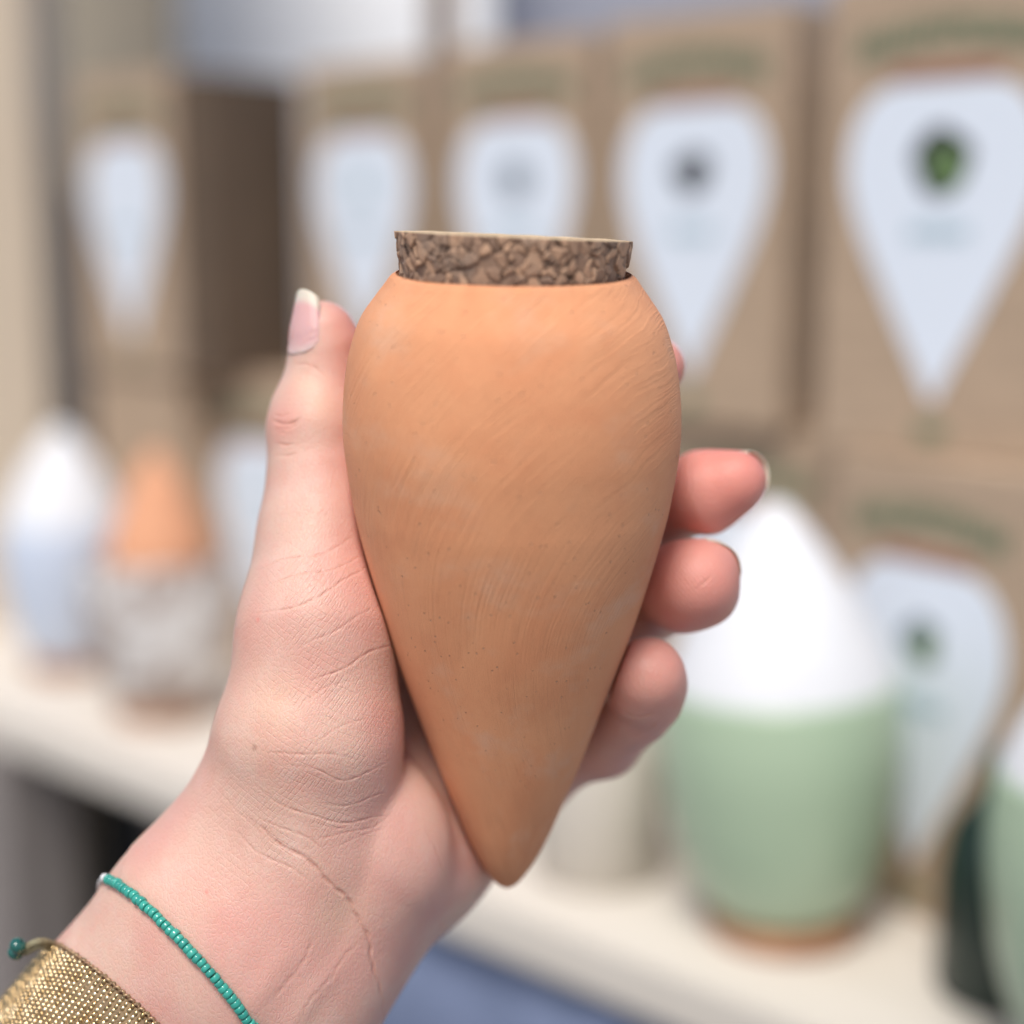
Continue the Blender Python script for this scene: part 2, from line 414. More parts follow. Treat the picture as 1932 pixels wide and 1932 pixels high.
vsel = vm.n('SeparateColor'); vm.l(vor.outputs['Color'], vsel.inputs[0])
specks = vm.math('MULTIPLY', vm.ramp(vor.outputs['Distance'], .13, .04), vm.math('GREATER_THAN', vsel.outputs[0], .35))
vor2 = vm.n('TexVoronoi'); vm.l(uvn.outputs[0], vor2.inputs['Vector']); vor2.inputs['Scale'].default_value = 3.3
vsel2 = vm.n('SeparateColor'); vm.l(vor2.outputs['Color'], vsel2.inputs[0])
pits = vm.math('MULTIPLY', vm.ramp(vor2.outputs['Distance'], .10, .03), vm.math('GREATER_THAN', vsel2.outputs[1], .91))
big = vm.noise(uvn.outputs[0], .38, 4, .6, .6)
c = vm.mix(vm.ramp(big, .35, .68), (.83, .375, .185), (.77, .315, .150))
pale = vm.math('MULTIPLY', vm.ramp(vm.noise(vm.scaled(uvn.outputs[0], (1, 1.7, 1), (0, 0, .5)), .42, 5, .62), .50, .74), .58)
c = vm.mix(pale, c, (.78, .46, .30))
c = vm.mix(vm.math('MULTIPLY', vm.ramp(strokes, .35, .7), vm.math('MULTIPLY', smask, .16)), c, (.80, .42, .22))
c = vm.mix(vm.math('MULTIPLY', vm.ramp(grain, .48, .72), .32), c, (.48, .18, .085))
c = vm.mix(vm.math('MULTIPLY', specks, .8), c, (.88, .54, .34))
c = vm.mix(vm.math('MULTIPLY', pits, .55), c, (.28, .10, .05))
vm.col(c)
h = vm.math('MULTIPLY_ADD', vm.math('SUBTRACT', strokes, .5), vm.math('MULTIPLY_ADD', smask, .9, .25), vm.math('MULTIPLY', grain, .75))
h = vm.math('ADD', h, vm.math('MULTIPLY', vm.math('SUBTRACT', strokes2, .5), vm.math('MULTIPLY_ADD', smask, 1.0, .35)))
h = vm.math('ADD', h, vm.math('MULTIPLY', specks, 2.6)); h = vm.math('SUBTRACT', h, vm.math('MULTIPLY', pits, .7))
vm.bump(h, .00018, 1.0)
vm.b.inputs['Sheen Weight'].default_value = .05; vm.b.inputs['Sheen Roughness'].default_value = .45

def build_vase():
    wall = [(fine[i, 0], fine[i, 1]) for i in range(0, 220)]
    top_s = fine[0, 1]; r0 = fine[0, 0]
    lip = [(2.02, top_s-2.0), (2.08, top_s-.6), (2.12, top_s-.10), (2.135, top_s-.02), (2.165, top_s+.018), (r0-.035, top_s+.014)]
    pr = lip+wall; n = 300; m = len(pr); V = []; UV = []
    arc = 0.
    for k, (r, s) in enumerate(pr):
        wob_ = .012*np.sin(3*np.linspace(0, 2*np.pi, n+1)+s) + .006*np.sin(5*np.linspace(0, 2*np.pi, n+1)-1.7*s)
        for i in range(n+1):
            a = -math.pi/2+2*math.pi*i/n+math.pi
            r_ = max(r+(wob_[i] if r > .5 and k > 6 else 0), 0.0)
            V.append((r_*.01*math.cos(a), r_*.01*math.sin(a), s*.01))
            UV.append(((i/n-.5)*2*math.pi*3.0, s))
    F = []
    for k in range(m-1):
        for i in range(n):
            a = k*(n+1)+i; F.append((a, a+1, a+n+2, a+n+1))
    me = mesh('vessel', V, F); uvl = me.uv_layers.new(name='UVMap')
    li = np.empty(len(me.loops), np.int32); me.loops.foreach_get('vertex_index', li)
    uvl.data.foreach_set('uv', np.array(UV, np.float32)[li].ravel())
    return me
# local +y must point towards the lens or away from it: the seam (i=0) sits on local +y, so make +y point away
vase = link('terracotta_vessel', build_vase(), vm.m)
mw = frame_matrix(C0, bx, by, bz); vase.matrix_world = mw
YAWAY = (mw.to_3x3() @ Vector((0, 1, 0))).dot(Vector(FWD)) > 0
tag(vase, 'tapered orange terracotta watering vessel with a pointed base held in the hand', 'vessel')

# ------------------------------------------------------------------ cork stopper
def build_cork():
    n, k = 720, 84; Rt, Rb, H = 2.16, 1.93, 1.75
    topS = 1.0
    th = np.linspace(0, 2*np.pi, n, endpoint=False); zz = np.linspace(0, 1, k)
    T, Z = np.meshgrid(th, zz)
    f = Z**.9; rad_ = Rb+(Rt-Rb)*np.clip(f, 0, 1)**1.25
    X = rad_*np.cos(T); Y = rad_*np.sin(T); ZZ = H*(Z-1)
    P = np.stack([X, Y, ZZ], -1).reshape(-1, 3)
    ns = 760
    a = rng.uniform(0, 2*np.pi, ns); zc = rng.uniform(-H-.05, .05, ns)
    S = np.stack([2.1*np.cos(a), 2.1*np.sin(a), zc], -1)+rng.normal(0, .05, (ns, 3))
    off = rng.normal(0, 1, ns); shade = rng.uniform(0, 1, ns)
    kd = kdtree.KDTree(ns); [kd.insert(S[i], i) for i in range(ns)]; kd.balance()
    tilt = rng.normal(0, 1, (ns, 3)); tl = np.zeros(len(P)); d1 = np.zeros(len(P)); off1 = np.zeros(len(P)); sh = np.zeros(len(P))
    wv = P+.022*np.stack([np.sin(P[:, 2]*23+P[:, 0]*9), np.sin(P[:, 0]*21+P[:, 1]*8), np.sin(P[:, 1]*19+P[:, 0]*17)], -1)
    wv[:, 2] *= 1.0
    for i, p in enumerate(wv):
        q = kd.find_n(p, 2); d1[i] = q[1][2]-q[0][2]; off1[i] = off[q[0][1]]; sh[i] = shade[q[0][1]]; tl[i] = .10*np.dot(p-S[q[0][1]], tilt[q[0][1]])
    crack = np.exp(-(d1/.020)**2)*(0.3+.7*(off1 > -.2))
    disp = -.042*crack+.022*np.clip(off1, -1.6, 1.6)+tl
    hole = (off1 > 2.15) & (d1 > .03); disp[hole] -= .09
    zfac = np.clip((P[:, 2]+H)/H, 0, 1)
    disp = np.minimum(disp, .022); P[:, :2] *= (1+disp/2.1)[:, None]
    V = P.tolist(); F = []
    for j in range(k-1):
        for i in range(n):
            i2 = (i+1) % n; F.append((j*n+i, j*n+i2, (j+1)*n+i2, (j+1)*n+i))
    base = len(V); rings = 12; nf = len(F)
    for r_ in range(1, rings+1):
        for i in range(n):
            q = 1-r_/rings; v = P[(k-1)*n+i]; V.append((v[0]*q, v[1]*q, .012*math.sin(v[0]*5*q)*math.sin(v[1]*4*q)+.01*min(1, r_)))
    for r_ in range(rings):
        a0 = (k-1)*n if r_ == 0 else base+(r_-1)*n; b0 = base+r_*n
        for i in range(n):
            i2 = (i+1) % n; F.append((a0+i, a0+i2, b0+i2, b0+i))
    me = mesh('cork_stopper', np.array(V)*.01, F)
    att = me.color_attributes.new('cell', 'FLOAT_COLOR', 'POINT')
    ca = np.zeros((len(V), 4), np.float32); ca[:, 3] = 1
    ca[:len(P), 0] = sh; ca[:len(P), 1] = np.maximum(crack, hole); ca[:len(P), 2] = zfac
    att.data.foreach_set('color', ca.ravel())
    mi = np.zeros(len(me.polygons), np.int32); mi[nf:] = 1; me.polygons.foreach_set('material_index', mi)
    return me
km = M('cork_side', (.3, .2, .14), .85)
at = km.n('Attribute'); at.attribute_name = 'cell'; ks = km.n('SeparateColor'); km.l(at.outputs['Color'], ks.inputs[0])
kn = km.noise(km.obj(), 900, 4, .65); kb = km.noise(km.obj(), 90, 3)
c = km.mix(ks.outputs[0], (.26, .165, .115), (.66, .41, .26))
c = km.mix(km.math('MULTIPLY', km.ramp(kb, .45, .6), .5), c, (.30, .23, .18))
c = km.mix(km.math('MULTIPLY', km.ramp(kn, .5, .75), .3), c, (.16, .085, .055))
c = km.mix(km.math('MULTIPLY', ks.outputs[1], .8), c, (.055, .03, .02))
km.col(c); km.bump(kn, .0002)
kt = simple_mat('cork_top', (.72, .56, .36), (.62, .45, .27), 500, .8, .0003)
cork = link('cork_stopper', build_cork(), [km.m, kt])
cr = R(4.2); rl = R(-1.9)       # the stopper is pushed in slightly askew
ax2 = AX.copy()
def rotx(v, a): return np.array([v[0], v[1]*math.cos(a)-v[2]*math.sin(a), v[1]*math.sin(a)+v[2]*math.cos(a)])
def rotz(v, a): return np.array([v[0]*math.cos(a)-v[1]*math.sin(a), v[0]*math.sin(a)+v[1]*math.cos(a), v[2]])
ax2 = rotz(rotx(AX, cr), rl)
cx_, cy_, cz_ = basis(ax2)
ctop = C0+AX*(s_of_v(448)+.02)
cork.matrix_world = frame_matrix(ctop, cx_, cy_, cz_)
tag(cork, 'brown crumbly cork stopper with a pale top plugging the terracotta vessel', 'cork')

# ------------------------------------------------------------------ the hand: an implicit surface
H_ = .058
LO = np.array([-14.2, -14.6, 25.8]); HI = np.array([5.8, 5.2, 37.4])
NX, NY, NZ = [int(round((HI[i]-LO[i])/H_)) for i in range(3)]
gx = (LO[0]+H_*np.arange(NX)).astype(np.float32); gy = (LO[1]+H_*np.arange(NY)).astype(np.float32); gz = (LO[2]+H_*np.arange(NZ)).astype(np.float32)
def smin(a, b, k):
    h = np.maximum(k-np.abs(a-b), 0)/k; return np.minimum(a, b)-h*h*(k*.25)
def new(): return np.full((NX, NY, NZ), 3.0, np.float32)
def rng_idx(lo, hi):
    a = np.clip(np.floor((lo-LO)/H_).astype(int), 0, [NX, NY, NZ]); b = np.clip(np.ceil((hi-LO)/H_).astype(int)+1, 0, [NX, NY, NZ])
    return a, b
def add(G, A, B, ra, rb, k=.5, wax=None):
    A = np.asarray(A, float); B = np.asarray(B, float)
    ra = np.array(ra if isinstance(ra, (tuple, list)) else (ra, ra), float); rb = np.array(rb if isinstance(rb, (tuple, list)) else (rb, rb), float)
    L = np.linalg.norm(B-A); ax = (B-A)/L
    wv_ = np.array(wax if wax is not None else (1, 0, 0), float); wv_ = wv_-ax*wv_.dot(ax)
    if np.linalg.norm(wv_) < 1e-3: wv_ = np.array([0, 1., 0])-ax*ax[1]
    wv_ /= np.linalg.norm(wv_); dv = np.cross(ax, wv_)
    m = max(ra.max(), rb.max())+k+.15
    a, b = rng_idx(np.minimum(A, B)-m, np.maximum(A, B)+m)
    x = gx[a[0]:b[0], None, None]-A[0]; y = gy[None, a[1]:b[1], None]-A[1]; z = gz[None, None, a[2]:b[2]]-A[2]
    t = (x*ax[0]+y*ax[1]+z*ax[2]); hh = np.clip(t/L, 0, 1).astype(np.float32)
    r1 = ra[0]+(rb[0]-ra[0])*hh; r2 = ra[1]+(rb[1]-ra[1])*hh; r3 = .5*(r1+r2)
    q1 = (x*wv_[0]+y*wv_[1]+z*wv_[2])/r1; q2 = (x*dv[0]+y*dv[1]+z*dv[2])/r2; q3 = (t-hh*L)/r3
    k0 = np.sqrt(q1*q1+q2*q2+q3*q3); k1 = np.sqrt((q1/r1)**2+(q2/r2)**2+(q3/r3)**2)+1e-6
    d = (k0*(k0-1)/k1).astype(np.float32)
    sl_ = (slice(a[0], b[0]), slice(a[1], b[1]), slice(a[2], b[2]))
    G[sl_] = smin(G[sl_], d, k)
    return a, b
def chain(G, pts, k=.35, wax=None):
    lo = np.array([9999]*3); hi = np.array([0]*3)
    for (p, r), (q, s) in zip(pts[:-1], pts[1:]):
        a, b = add(G, p, q, r, s, k, wax); lo = np.minimum(lo, a); hi = np.maximum(hi, b)
    return lo, hi

WR = (.77, -.64, 0)
P_ = new()
add(P_, px(20, 2330, 32.2), px(452, 1800, 30.7), (3.25, 2.35), (2.86, 1.95), .5, WR)
add(P_, px(452, 1800, 30.7), px(650, 1582, 31.0), (2.80, 1.95), (2.25, 1.75), .5, WR)
# thenar
T_ = new()
add(T_, px(595, 1560, 30.6), px(584, 1390, 30.2), (1.58, 1.50), (1.62, 1.55), 1.2)
add(T_, px(585, 1560, 30.6), px(475, 1755, 30.75), (1.40, 1.42), (1.4, 1.62), .8)
add(T_, px(486, 1506, 30.6), px(425, 1635, 30.8), 1.12, .92, .5)
add(T_, px(584, 1390, 30.2), px(600, 1180, 30.35), (1.62, 1.55), (1.38, 1.38), .8)
add(T_, px(440, 1650, 30.8), px(540, 1450, 30.5), (1.12, 1.1), (1.12, 1.15), .9)
add(T_, px(600, 1180, 30.35), px(600, 1000, 30.8), (1.38, 1.36), (1.04, 1.10), .8)
# hypothenar
add(P_, px(560, 1850, 31.2), px(793, 1606, 32.75), (1.6, 1.45), (1.42, 1.35), .9)
add(P_, px(793, 1606, 32.75), px(962, 1492, 33.8), (1.42, 1.35), (1.02, 1.0), .7)
# palm to the knuckles
MI, MM, MR, MP = px(830, 930, 35.0), px(890, 1110, 34.9), px(935, 1285, 34.7), px(996, 1440, 33.7)
for q, r in ((MI, .95), (MM, .95), (MR, .92), (MP, .85)):
    add(P_, px(640, 1575, 32.1), q, (1.4, 1.2), (r, r), .8)
add(P_, MI, MM, .9, .9, .6); add(P_, MM, MR, .9, .88, .6); add(P_, MR, MP, .88, .82, .6)
add(P_, px(600, 1060, 31.4), px(800, 1010, 34.8), (.7, .7), (.75, .75), .9)
# the thumb mound folds sharply over the hollow of the palm, and runs smoothly into the wrist
fx = np.clip((gx+3.9)/1.5, 0, 1); fx = fx*fx*(3-2*fx)
kx = (1.15*(1-fx)+.10*fx).astype(np.float32)[:, None, None]
P_ = smin(P_, T_, kx); del T_
def crop(G, F, lo, hi, k):
    s_ = (slice(lo[0], hi[0]), slice(lo[1], hi[1]), slice(lo[2], hi[2]))
    OUT[s_] = np.minimum(OUT[s_], smin(P_[s_], F[s_], k))
OUT = P_.copy()
FING = {
 'thumb': [(px(600, 1000, 30.8), 1.06), (px(602, 900, 31.0), .97), (px(603, 800, 31.15), .95), (px(612, 712, 31.2), .74), (px(613, 650, 31.15), .67), (px(607, 624, 31.1), .58)],
 'index': [(MI, .92), (px(1040, 790, 34.9), .84), (px(1180, 722, 33.2), .72), (px(1236, 692, 31.9), .60)],
 'middle': [(MM, .92), (px(1130, 1000, 34.5), .92), (px(1262, 948, 32.4), .82), (px(1338, 925, 31.5), .74), (px(1391, 907, 31.2), .52)],
 'ring': [(MR, .90), (px(1085, 1190, 34.0), .90), (px(1225, 1132, 32.4), .82), (px(1292, 1104, 31.2), .80), (px(1316, 1096, 30.7), .72)],
 'little': [(MP, .82), (px(1140, 1398, 33.0), .74), (px(1203, 1338, 31.7), .67), (px(1221, 1290, 30.9), .63), (px(1224, 1268, 30.6), .60)]}
for nm, ch in FING.items():
    F_ = new(); lo, hi = chain(F_, ch, .22)
    if nm == 'thumb':       # knuckle swelling
        add(F_, px(596, 815, 31.1), px(600, 785, 31.2), .90, .88, .3)
    if nm in ('middle', 'ring', 'little'):     # soft pad towards the lens
        e = ch[-2][0]; e2 = ch[-1][0]; add(F_, e+np.array([-.10, -.06, -.06]), e*.3+e2*.7+np.array([-.04, -.03, -.07]), ch[-2][1]*.92, ch[-1][1]*1.02, .5)
    if nm == 'ring':
        add(F_, px(1340, 1124, 30.9), px(1330, 1128, 31.4), .46, .46, .35); add(F_, px(1347, 1068, 30.9), px(1340, 1072, 31.4), .42, .42, .3)
    if nm == 'little':
        add(F_, px(1243, 1300, 30.9), px(1238, 1325, 31.2), .42, .46, .35)
    crop(OUT, F_, lo, hi, .45)
del F_, P_
a, b = rng_idx(np.array([-4.6, -8.2, 25.8]), np.array([4.6, 5.2, 35.5]))
sub = (slice(a[0], b[0]), slice(a[1], b[1]), slice(a[2], b[2]))
GX, GY, GZ = np.meshgrid(gx[a[0]:b[0]], gy[a[1]:b[1]], gz[a[2]:b[2]], indexing='ij')
dvx = GX-C0[0]; dvy = GY-C0[1]; dvz = GZ-C0[2]
sv = dvx*AX[0]+dvy*AX[1]+dvz*AX[2]; rv = np.sqrt(np.maximum(dvx**2+dvy**2+dvz**2-sv*sv, 0))
ev = (rv-np.interp(sv, ss, rr))*np.interp(sv, ss, cosl); ev = np.maximum(ev, ss[0]-sv); ev = np.maximum(ev, sv-ss[-1]).astype(np.float32)
kk = .12; h2 = np.maximum(kk-np.abs(OUT[sub]+ev-.012), 0)/kk
OUT[sub] = np.maximum(OUT[sub], .012-ev)+h2*h2*kk*.25
del GX, GY, GZ, dvx, dvy, dvz, sv, rv, ev, h2

def sample(P):
    """trilinear lookup of the hand's field"""
    q = (np.asarray(P, float)-LO)/H_; i = np.clip(np.floor(q).astype(int), 0, [NX-2, NY-2, NZ-2]); f = np.clip(q-i, 0, 1)
    v = 0
    for a_ in (0, 1):
        for b_ in (0, 1):
            for c_ in (0, 1):
                wgt = (f[..., 0] if a_ else 1-f[..., 0])*(f[..., 1] if b_ else 1-f[..., 1])*(f[..., 2] if c_ else 1-f[..., 2])
                v = v+wgt*OUT[i[..., 0]+a_, i[..., 1]+b_, i[..., 2]+c_]
    return v
def grad(P, e=.06):
    g_ = np.stack([sample(P+np.eye(3)[i]*e)-sample(P-np.eye(3)[i]*e) for i in range(3)], -1)
    return g_/(np.linalg.norm(g_, axis=-1, keepdims=True)+1e-9)
def hit(u, v):
    """where the view of spot (u, v) first meets the hand"""
    d = px(u, v, 1.0); zs = np.arange(26.0, 37.0, .02); P = zs[:, None]*d
    s_ = sample(P); k_ = np.argmax(s_ < 0)
    return P[k_] if s_[k_] < 0 else None
def out_from(c_, d):
    ts = np.arange(0, 5, .02); P = c_+ts[:, None]*d; s_ = sample(P); k_ = np.argmax(s_ > 0); return P[k_]

def surface_nets(G):
    S = G < 0
    cnt = np.zeros((NX-1, NY-1, NZ-1), np.uint8)
    for a_ in (0, 1):
        for b_ in (0, 1):
            for c_ in (0, 1):
                cnt += S[a_:NX-1+a_, b_:NY-1+b_, c_:NZ-1+c_]
    I = np.argwhere((cnt > 0) & (cnt < 8))
    idx = -np.ones(cnt.shape, np.int32); idx[I[:, 0], I[:, 1], I[:, 2]] = np.arange(len(I))
    acc = np.zeros((len(I), 3)); num = np.zeros(len(I))
    cor = [(a_, b_, c_) for a_ in (0, 1) for b_ in (0, 1) for c_ in (0, 1)]
    val = {c_: G[I[:, 0]+c_[0], I[:, 1]+c_[1], I[:, 2]+c_[2]] for c_ in cor}
    for c_ in cor:
        for d in range(3):
            if c_[d] == 0:
                e = list(c_); e[d] = 1; e = tuple(e); va, vb = val[c_], val[e]; m_ = (va < 0) != (vb < 0)
                t = np.where(m_, va/(va-vb+1e-12), 0); p = np.tile(np.array(c_, float), (len(I), 1)); p[:, d] = t
                acc[m_] += p[m_]; num[m_] += 1
    V = LO+H_*(I+acc/num[:, None]); Q = []
    for d in range(3):
        o1, o2 = [(1, 2), (2, 0), (0, 1)][d]
        sa = [slice(0, -1) if i == d else slice(1, -1) for i in range(3)]
        sb = [slice(1, None) if i == d else slice(1, -1) for i in range(3)]
        A_, B_ = S[tuple(sa)], S[tuple(sb)]
        E_ = np.argwhere(A_ != B_); sgn = A_[E_[:, 0], E_[:, 1], E_[:, 2]]
        base = E_.copy(); base[:, o1] += 1; base[:, o2] += 1
        def at_(p, q):
            c_ = base.copy(); c_[:, o1] -= p; c_[:, o2] -= q; return idx[c_[:, 0], c_[:, 1], c_[:, 2]]
        q = np.stack([at_(1, 1), at_(0, 1), at_(0, 0), at_(1, 0)], -1)
        q[~sgn] = q[~sgn][:, ::-1]; Q.append(q)
    Q = np.vstack(Q); Q = Q[(Q >= 0).all(1)]
    return V, Q
HV, HQ = surface_nets(OUT)
# smooth
E_ = np.vstack([HQ[:, [0, 1]], HQ[:, [1, 2]], HQ[:, [2, 3]], HQ[:, [3, 0]]])
deg = np.bincount(E_.ravel(), minlength=len(HV)).astype(float)
def lap(X):
    s_ = np.stack([np.bincount(E_[:, 0], X[E_[:, 1], i], len(HV))+np.bincount(E_[:, 1], X[E_[:, 0], i], len(HV)) for i in range(3)], -1)
    return s_/deg[:, None]-X
for _ in range(6): HV = HV+.5*lap(HV); HV = HV-.48*lap(HV)

# creases: (points, depth cm, half width cm)
CR = [
 ([(513, 792), (530, 797), (552, 796), (575, 786)], .030, .035), ([(514, 780), (530, 783), (548, 780)], .018, .03), ([(520, 806), (545, 808), (566, 800)], .016, .03), ([(516, 858), (540, 862), (560, 857)], .014, .03), ([(518, 838), (540, 842), (566, 836)], .022, .028), ([(517, 815), (545, 818)], .012, .02),
 ([(556, 690), (580, 686), (602, 700)], .015, .03),
 ([(480, 1075), (530, 1058), (590, 1050), (640, 1030), (668, 1012)], .018, .028), ([(500, 1105), (570, 1085), (640, 1070), (690, 1045)], .016, .026),
 ([(470, 1160), (540, 1150), (610, 1120), (665, 1085), (700, 1060)], .022, .026),
 ([(560, 1225), (610, 1200), (665, 1170), (720, 1140)], .016, .024),
 ([(580, 1290), (640, 1262), (700, 1232), (745, 1210)], .022, .025), ([(540, 1335), (610, 1302), (690, 1275)], .011, .022),
 ([(580, 1405), (640, 1375), (700, 1350)], .014, .02), ([(490, 1415), (560, 1425), (620, 1420), (680, 1440)], .018, .022),
 ([(530, 1440), (600, 1455), (650, 1470), (690, 1460), (740, 1430)], .015, .024),
 ([(470, 1480), (520, 1510), (590, 1540), (640, 1550), (700, 1545), (758, 1535)], .020, .026), ([(600, 1520), (650, 1518), (700, 1505), (755, 1490)], .014, .022),
 ([(590, 1552), (640, 1560), (680, 1548)], .014, .02), ([(570, 1580), (640, 1575), (700, 1560), (750, 1530)], .014, .024), ([(620, 1600), (680, 1580), (730, 1560)], .012, .022),
 ([(450, 1530), (500, 1570), (560, 1610), (620, 1660), (660, 1705), (690, 1760), (706, 1830), (722, 1900), (728, 1960)], .034, .045),
 ([(430, 1560), (480, 1600), (550, 1640), (600, 1670)], .016, .03), ([(480, 1545), (560, 1570), (620, 1610)], .016, .025),
 ([(420, 1500), (480, 1560), (530, 1600)], .012, .025),
 ([(800, 1560), (830, 1620), (850, 1680)], .012, .05), ([(690, 1760), (640, 1820), (590, 1880), (560, 1930)], .010, .05),
 ([(600, 1760), (560, 1830), (500, 1900)], .012, .05),
 ([(1308, 1118), (1325, 1102), (1345, 1085)], .018, .026), ([(1165, 1340), (1200, 1352), (1240, 1340)], .030, .03), ([(1300, 870), (1305, 900), (1298, 940)], .010, .03), ([(1190, 1385), (1215, 1375), (1250, 1352)], .02, .03)]
pts = []; prm = []
for ci, (pl_, dp, wd) in enumerate(CR):
    L_ = sum(math.hypot(pl_[i+1][0]-pl_[i][0], pl_[i+1][1]-pl_[i][1]) for i in range(len(pl_)-1))
    sp = spline(pl_, max(8, int(L_/2)))
    for j, (u, v) in enumerate(sp):
        u += 2.5*math.sin(j*.13+ci*2)+.8*math.sin(j*.41+ci); v += 2.5*math.sin(j*.11+ci)
        p = hit(u, v)
        if p is None: continue
        tp = min(1, 4*min(j+1, len(sp)-j)/len(sp)); pts.append(p); prm.append((dp*tp*(.75+.25*math.sin(j*.37+ci)), wd))
kd = kdtree.KDTree(len(pts)); [kd.insert(p, i) for i, p in enumerate(pts)]; kd.balance()
prm = np.array(prm)
import bmesh
near = np.zeros(len(HV), bool)
for i in np.where((HV[:, 0] > -9.8) & (HV[:, 1] > -10.2) & (HV[:, 2] < 33))[0]:
    near[i] = kd.find(HV[i])[2] < .13
bmh = bmesh.new(); bv = [bmh.verts.new(v) for v in HV]
for q in HQ.tolist():
    try: bmh.faces.new([bv[k_] for k_ in q])
    except ValueError: pass
bmh.verts.index_update(); bmh.edges.ensure_lookup_table()
se = [e for e in bmh.edges if near[e.verts[0].index] and near[e.verts[1].index]]
bmesh.ops.subdivide_edges(bmh, edges=se, cuts=2, use_grid_fill=True, smooth=.6)
bmesh.ops.recalc_face_normals(bmh, faces=bmh.faces[:])
HV = np.array([v.co[:] for v in bmh.verts])
vis = np.where((HV[:, 0] > -9.8) & (HV[:, 1] > -10.2))[0]
HN = grad(HV)
crease = np.zeros(len(HV)); dispv = np.zeros(len(HV))
for i in vis:
    if HN[i, 2] > .3: continue
    q = kd.find_range(HV[i], .17)
    if not q: continue
    ds = np.array([x[2] for x in q]); ii = [x[1] for x in q]
    gsn = prm[ii, 0]*np.exp(-(ds/(prm[ii, 1]*.85))**2); k_ = gsn.max()
    rim_ = (prm[ii, 0]*.08*np.exp(-((ds-.075)/.04)**2)).max()
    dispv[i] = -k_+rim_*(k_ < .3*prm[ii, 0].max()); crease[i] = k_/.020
# tendons and veins at the wrist, soft lumps
def ridge(pl_, hgt, wd):
    q = [hit(u, v) for u, v in spline(pl_, 60)]; q = np.array([x for x in q if x is not None]); 
    k2 = kdtree.KDTree(len(q)); [k2.insert(p, i) for i, p in enumerate(q)]; k2.balance()
    for i in vis:
        d = k2.find(HV[i])[2]
        if d < wd*3:
            f_ = k2.find(HV[i])[1]/(len(q)-1); dispv[i] += hgt*math.exp(-(d/wd)**2)*math.sin(math.pi*min(1, max(0, f_)))**1.2
ridge([(520, 1990), (590, 1880), (660, 1790)], .038, .24)
ridge([(400, 1990), (500, 1860), (560, 1760)], .035, .25)
lump = np.sin(HV[:, 0]*1.9+HV[:, 1]*1.1)*np.sin(HV[:, 1]*2.3-HV[:, 0]*.7+HV[:, 2])
HV = HV+HN*(dispv+.012*lump)[:, None]

# redness: fingertips, contact zones
red = np.zeros(len(HV))
for nm, amt, rad_ in (('middle', 1.0, 1.5), ('ring', .95, 1.3), ('little', .65, 1.1), ('index', .8, 1.2)):
    e = FING[nm][-1][0]; d = np.linalg.norm(HV-e, axis=1); red = np.maximum(red, amt*np.exp(-(d/rad_)**4))
e = px(655, 645, 31.2); red = np.maximum(red, .85*np.exp(-(np.linalg.norm(HV-e, axis=1)/.62)**2))
for (u, v, a_, s_) in ((560, 235+1000, .12, 1.2), (700, 1150, .15, 1.0), (850, 1850, .35, 1.3), (800, 1600, .25, .9), (400, 1680, .22, 1.0), (470, 1180, .2, .5), (720, 1330, .25, .8),
                       (640, 1640, .2, .8), (530, 800, .3, .35)):
    p = hit(u, v)
    if p is not None: red = np.maximum(red, a_*np.exp(-(np.linalg.norm(HV-p, axis=1)/s_)**2))
spots = np.zeros(len(HV))
for (u, v, s_, m_) in ((487, 1170, .05, -1), (390, 1683, .045, -1), (481, 1410, .045, 1), (462, 1885, .02, 1)):
    p = hit(u, v)
    if p is not None:
        g_ = np.exp(-(np.linalg.norm(HV-p, axis=1)/s_)**2)
        if m_ < 0: red = np.maximum(red, 1.1*g_)
        else: spots = np.maximum(spots, g_)
fm = np.zeros(len(HV))
for (u, v, s_) in ((600, 1330, 1.2), (600, 1200, .9), (620, 1480, .9), (560, 1080, .8), (480, 1560, .8)):
    p = hit(u, v); fm = np.maximum(fm, np.exp(-(np.linalg.norm(HV-p, axis=1)/s_)**2))
yel = np.zeros(len(HV))
for (u, v, s_) in ((590, 730, .38), (600, 760, .35), (520, 1330, .6), (640, 1720, .6), (880, 1720, .5)):
    p = hit(u, v)
    if p is not None: yel = np.maximum(yel, np.exp(-(np.linalg.norm(HV-p, axis=1)/s_)**2))

person = empty('person', tuple(c2w(px(452, 1800, 30.7))))
tag(person, 'bare left hand and forearm with pale skin gripping the terracotta vessel', 'person')
for v, co in zip(bmh.verts, c2w(HV)-np.array(person.location)): v.co = co
for f in bmh.faces: f.smooth = True
bmesh.ops.recalc_face_normals(bmh, faces=bmh.faces[:])
bm_ = bpy.data.meshes.new('body'); bmh.to_mesh(bm_); bmh.free()
att = bm_.color_attributes.new('tint', 'FLOAT_COLOR', 'POINT')
ca = np.zeros((len(HV), 4), np.float32); ca[:, 0] = red; ca[:, 1] = np.clip(crease, 0, 1); ca[:, 2] = fm; ca[:, 3] = 1
att.data.foreach_set('color', ca.ravel())
att2 = bm_.color_attributes.new('tint2', 'FLOAT_COLOR', 'POINT')
ca[:, 0] = yel; ca[:, 1] = spots; att2.data.foreach_set('color', ca.ravel())

